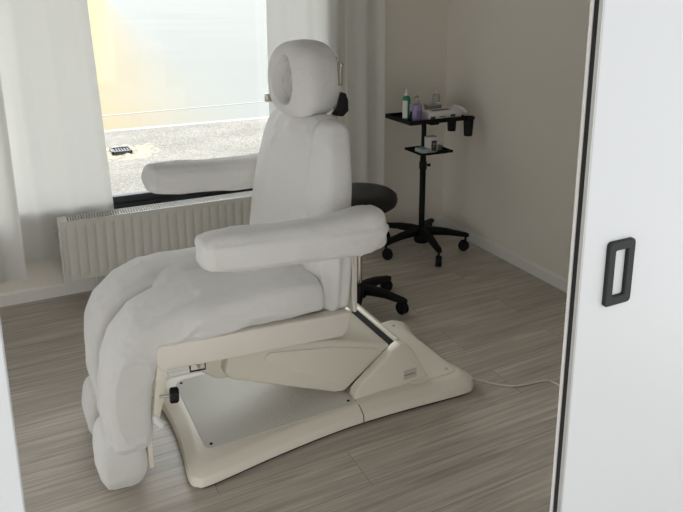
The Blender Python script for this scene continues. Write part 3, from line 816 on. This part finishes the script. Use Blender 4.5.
def tray(x0, x1, y0, y1, z, rim, name):
    bm = bmesh.new()
    box(bm, x0, x1, y0, y1, z, z+.004)
    w = .007
    box(bm, x0, x1, y0, y0+w, z, z+rim, .002); box(bm, x0, x1, y1-w, y1, z, z+rim, .002)
    box(bm, x0, x0+w, y0, y1, z, z+rim, .002); box(bm, x1-w, x1, y0, y1, z, z+rim, .002)
    return obj(name, bm, M['blackmetal'], tr, 40)
T1 = (2.085, 2.49, 3.265, 3.565, .856); T2 = (2.195, 2.425, 3.305, 3.505, .652)
tray(*T1, .026, 'top_tray'); tray(*T2, .014, 'lower_tray')
bm = bmesh.new(); box(bm, TC[0]-.03, TC[0]+.03, TC[1]-.12, TC[1]+.12, .842, .856, .003); box(bm, TC[0]-.14, TC[0]+.16, TC[1]-.02, TC[1]+.02, .842, .856, .003); obj('tray_bracket', bm, M['blackmetal'], tr)
bm = bmesh.new(); lathe(bm, [(.02, .630), (.05, .645), (.05, .652)], TC, 20); obj('tray_flange', bm, M['blackmetal'], tr)
bm = bmesh.new()                                  # ring rail carrying the cups
box(bm, 2.49, 2.50, 3.27, 3.52, .855, .866)
for yc in (3.30, 3.475):
    pts = [(2.53+.037*math.cos(2*PI*k/24), yc+.037*math.sin(2*PI*k/24), .860) for k in range(25)]
    tube(bm, pts, .003, 6, False)
obj('cup_rail', bm, M['blackmetal'], tr)
for yc, lab in ((3.30, 'black cup hung on the trolley side, nearer the viewer'), (3.475, 'black cup hung on the trolley side, nearer the corner')):
    cp = thing('cup', lab, 'cup', (2.53, yc, .745), 0, 'black cups hung on the trolley')
    bm = bmesh.new(); lathe(bm, [(.024, .748), (.026, .750), (.033, .863), (.0385, .865), (.0385, .869), (.032, .869), (.025, .754), (.001, .754)], (2.53, yc, 0), 24); obj('cup_body', bm, M['black'], cp)

ZT1 = T1[4]+.004; ZT2 = T2[4]+.004
def bottle(name, label, x, y, r, h, m_body, m_cap, pump, bands=()):
    b = thing(name, label, 'bottle', (x, y, ZT1), 0)
    bm = bmesh.new()
    lathe(bm, [(r*.9, 0), (r, .004), (r, h*.86), (r*.92, h*.93), (r*.55, h*.985), (r*.45, h)], (x, y, ZT1), 24); body = obj('bottle_body', bm, m_body, b)
    for z0, z1, m_, a0, a1 in bands:
        bm = bmesh.new(); K = 16; A = []; B = []
        for k in range(K+1):
            a = math.radians(a0+(a1-a0)*k/K)
            A.append(bm.verts.new((x+(r+.0008)*math.cos(a), y+(r+.0008)*math.sin(a), ZT1+z0))); B.append(bm.verts.new((x+(r+.0008)*math.cos(a), y+(r+.0008)*math.sin(a), ZT1+z1)))
        for k in range(K): bm.faces.new((A[k], A[k+1], B[k+1], B[k]))
        sub('bottle_label', bm, m_, body)
    bm = bmesh.new()
    if pump:
        lathe(bm, [(r*.5, h), (r*.5, h+.014), (.004, h+.016), (.004, h+.035), (.009, h+.036), (.009, h+.044), (.003, h+.046)], (x, y, ZT1), 16)
        tube(bm, [(x, y, ZT1+h+.040), (x-.022, y-.010, ZT1+h+.040), (x-.03, y-.013, ZT1+h+.034)], .0035, 8)
        obj('pump', bm, m_cap, b)
    else:
        lathe(bm, [(r*.55, h-.001), (r*.5, h+.012), (r*.3, h+.018), (r*.28, h+.032), (r*.2, h+.036)], (x, y, ZT1), 16); obj('nozzle_cap', bm, m_cap, b)
    return b
bottle('spray_bottle', 'green bottle with white nozzle at the left end of the top tray', 2.122, 3.375, .0235, .160, M['green'], M['whitep'], False,
       ((.025, .13, M['card'], 170, 255), (.05, .11, M['whitep'], 290, 310)))
bottle('pump_bottle', 'lilac pump bottle beside the green bottle', 2.166, 3.325, .030, .115, M['lilac'], M['clear'], True,
       ((.03, .075, M['lilacdark'], 235, 300),))
bottle('pump_bottle', 'clear bottle with white pump behind the white boxes', 2.43, 3.515, .024, .135, M['clear'], M['whitep'], True, ((.02, .08, M['whitep'], 200, 340),))
bottle('jar_bottle', 'short pale jar behind the lilac bottle', 2.285, 3.45, .026, .05, M['whitep'], M['whitep'], False)

def carton(name, label, x0, x1, y0, y1, z, h, m_, marks, rz=0, lid=True):
    c = thing(name, label, 'box', ((x0+x1)/2, (y0+y1)/2, z), rz)
    bm = bmesh.new(); box(bm, x0, x1, y0, y1, z, z+h, .002); b = obj('carton', bm, m_, c)
    for (a0, a1, b0, b1, mm) in marks:
        bm = bmesh.new(); box(bm, x0+a0, x0+a1, y0-.0008, y0+.001, z+b0, z+b1); sub('print', bm, mm, b, 0)
    if lid:
        bm = bmesh.new(); box(bm, x0+.05, x1-.06, y0+.03, y1-.03, z+h-.0005, z+h+.001); sub('opening', bm, M['print'], b, 0)
    return c
carton('glove_box', 'long white glove box lying on the top tray', 2.225, 2.470, 3.290, 3.385, ZT1, .060, M['card'],
       ((.012, .045, .018, .034, M['print']), (.075, .125, .026, .031, M['print']), (.16, .195, .02, .036, M['print']), (.075, .11, .014, .018, M['print'])), math.radians(3))
bm = bmesh.new()
tp = thing('tissue_pack', 'soft white tissue pack at the right end of the top tray', 'tissues', (2.45, 3.435, ZT1))
loft(bm, [((x, 3.435, ZT1+.022), Yx, hy, Zx, hz, 2.6) for x, hy, hz in ((2.415, .02, .005), (2.42, .035, .018), (2.44, .042, .022), (2.465, .040, .022), (2.475, .03, .016), (2.48, .015, .005))], 24)
tpo = obj('pack_wrap', bm, M['tissue'], tp)
cr = thing('wipes_roll', 'small white roll of wipes at the right end of the glove box', 'wipes', (2.47, 3.41, ZT1+.04))
bm = bmesh.new(); loft(bm, [((2.455+.055*t, 3.345-.03*t, ZT1+.075-.035*t), Yx, hy, Zx, hz, 2.4) for t, hy, hz in ((0, .02, .004), (.15, .035, .014), (.5, .038, .018), (.85, .033, .014), (1, .02, .004))], 20); obj('packet_wrap', bm, M['tissue'], cr)
cb = thing('clear_box', 'clear plastic organiser holding white pads behind the glove box', 'box', (2.36, 3.45, ZT1))
bm = bmesh.new(); x0, x1, y0, y1 = 2.315, 2.405, 3.415, 3.49
for q in ((x0, x1, y0, y0+.003), (x0, x1, y1-.003, y1), (x0, x0+.003, y0, y1), (x1-.003, x1, y0, y1)): box(bm, *q, ZT1, ZT1+.075)
box(bm, x0, x1, y0, y1, ZT1, ZT1+.003); obj('container', bm, M['clear'], cb, 0)
bm = bmesh.new(); box(bm, x0-.002, x1+.002, y0-.002, y1+.002, ZT1+.075, ZT1+.079, .001); obj('lid', bm, M['steel'], cb, 0)
for k in range(3):
    pd = thing('cotton_pad_roll', 'white cotton pad roll %s in the clear organiser' % ('at the left', 'in the middle', 'at the right')[k], 'cotton pads', (2.332+.028*k, 3.452, ZT1+.003), 0, 'cotton rolls in the organiser')
    bm = bmesh.new(); lathe(bm, [(.009, 0), (.0125, .003), (.0125, .05), (.009, .054)], (2.332+.028*k, 3.452, ZT1+.003), 16); obj('roll', bm, M['tissue'], pd)
# lower tray
carton('tube_box', 'upright white box with dark panel on the lower tray', 2.262, 2.336, 3.345, 3.395, ZT2, .098, M['teal'].copy() if False else M['card'],
       ((.034, .068, .006, .075, M['print']), (.04, .062, .05, .056, M['card']), (.04, .055, .035, .038, M['card'])), math.radians(-12), False)
carton('flat_packet', 'pale teal flat packet at the left of the lower tray', 2.203, 2.262, 3.318, 3.395, ZT2, .032, M['teal'], ((.01, .05, .008, .014, M['card']),), math.radians(6), False)
g = thing('dish', 'small clear glass dish at the right of the lower tray', 'dish', (2.365, 3.40, ZT2))
bm = bmesh.new(); lathe(bm, [(.028, 0), (.036, .004), (.042, .026), (.039, .026), (.033, .006), (.001, .005)], (2.365, 3.40, ZT2), 28); obj('bowl', bm, M['clear'], g)
tw = thing('tweezers', 'steel tweezers lying across the glass dish', 'tweezers', (2.37, 3.40, ZT2+.027))
bm = bmesh.new(); tube(bm, [(2.32, 3.375, ZT2+.029), (2.42, 3.42, ZT2+.031)], .0022, 8); tube(bm, [(2.322, 3.381, ZT2+.029), (2.42, 3.42, ZT2+.031)], .0022, 8); obj('tweezer_arms', bm, M['steel'], tw)
lid = thing('pot', 'small round white pot at the front of the lower tray', 'pot', (2.285, 3.325, ZT2))
bm = bmesh.new(); lathe(bm, [(.016, 0), (.018, .002), (.018, .010), (.016, .012)], (2.285, 3.325, ZT2), 20); obj('pot_body', bm, M['whitep'], lid)

for o in S.objects:
    if o not in BEFORE and o.parent is None: o.location += Vector((-.042, -.030, 0))
# ------------------------------------------------------------------ power cable
cab = thing('power_cable', 'thin white cable running from the chair base across the floor', 'cable', (1.75, 1.9, 0))
pts = [Vector(p) for p in ((1.592, 2.005, .020), (1.606, 2.012, .017), (1.635, 1.995, .005), (1.69, 1.935, .004), (1.735, 1.903, .004), (1.785, 1.888, .004), (1.845, 1.880, .004), (1.893, 1.868, .004), (1.908, 1.835, .004), (1.91, 1.80, .006), (1.914, 1.775, .010))]
def spline(P, n=8):
    out = []
    for i in range(len(P)-1):
        p0, p1, p2, p3 = P[max(i-1, 0)], P[i], P[i+1], P[min(i+2, len(P)-1)]
        for k in range(n):
            t = k/n; out.append(.5*((2*p1)+(-p0+p2)*t+(2*p0-5*p1+4*p2-p3)*t*t+(-p0+3*p1-3*p2+p3)*t**3))
    out.append(P[-1]); return out
bm = bmesh.new(); tube(bm, spline(pts), .0036, 8); obj('cord', bm, M['cord'], cab)
pg = thing('socket_block', 'small black socket block on the floor by the right door', 'socket', (1.94, 1.76, 0))
bm = bmesh.new(); box(bm, 1.905, 2.05, 1.735, 1.79, 0, .035, .006); obj('socket_body', bm, M['black'], pg)

# ------------------------------------------------------------------ light
w = bpy.data.worlds.new('overcast'); S.world = w; w.use_nodes = True
bg = w.node_tree.nodes['Background']
bg.inputs['Color'].default_value = (.965, .975, .985, 1)
# overcast sky, brighter around the hidden sun
nt = w.node_tree; tc = node(nt, 'ShaderNodeTexCoord')
dp = node(nt, 'ShaderNodeVectorMath', operation='DOT_PRODUCT'); dp.inputs[1].default_value = Vector((-.55, .68, .48)).normalized()
nt.links.new(tc.outputs['Generated'], dp.inputs[0])
mxm = node(nt, 'ShaderNodeMath', operation='MAXIMUM'); mxm.inputs[1].default_value = 0; nt.links.new(dp.outputs['Value'], mxm.inputs[0])
pw = node(nt, 'ShaderNodeMath', operation='POWER'); pw.inputs[1].default_value = 2.5; nt.links.new(mxm.outputs[0], pw.inputs[0])
ma = node(nt, 'ShaderNodeMath', operation='MULTIPLY_ADD'); ma.inputs[1].default_value = 3.0; ma.inputs[2].default_value = 1.05; nt.links.new(pw.outputs[0], ma.inputs[0])
nt.links.new(ma.outputs[0], bg.inputs['Strength'])

# ------------------------------------------------------------------ camera
f, py, pitch, yaw, roll = 660., 149.113, .228, .457, -.003
CAMP = dict(f=f, py=py, pitch=pitch, yaw=yaw, roll=roll)
cy_, sy_ = math.cos(yaw), math.sin(yaw)
fw = Vector((sy_*math.cos(pitch), cy_*math.cos(pitch), -math.sin(pitch)))
r = Vector((cy_, -sy_, 0)); u = r.cross(fw)
r, u = r*math.cos(roll)+u*math.sin(roll), u*math.cos(roll)-r*math.sin(roll)
cd = bpy.data.cameras.new('camera'); cam = bpy.data.objects.new('camera', cd); COL.objects.link(cam)
m3 = Matrix((r, u, -fw)).transposed()
cam.matrix_world = Matrix.Translation((0, 0, 1.6)) @ m3.to_4x4()
cd.sensor_fit = 'HORIZONTAL'; cd.sensor_width = 36; cd.lens = f*36/683
cd.shift_y = -(256-py)/683; cd.clip_start = .05; cd.clip_end = 900
S.camera = cam
vs = S.view_settings
vs.view_transform = 'Standard'; vs.look = 'None'; vs.gamma = 1; vs.exposure = 0.98
S.display_settings.display_device = 'sRGB'
for o in list(S.objects):
    if 'world' in o: del o['world']
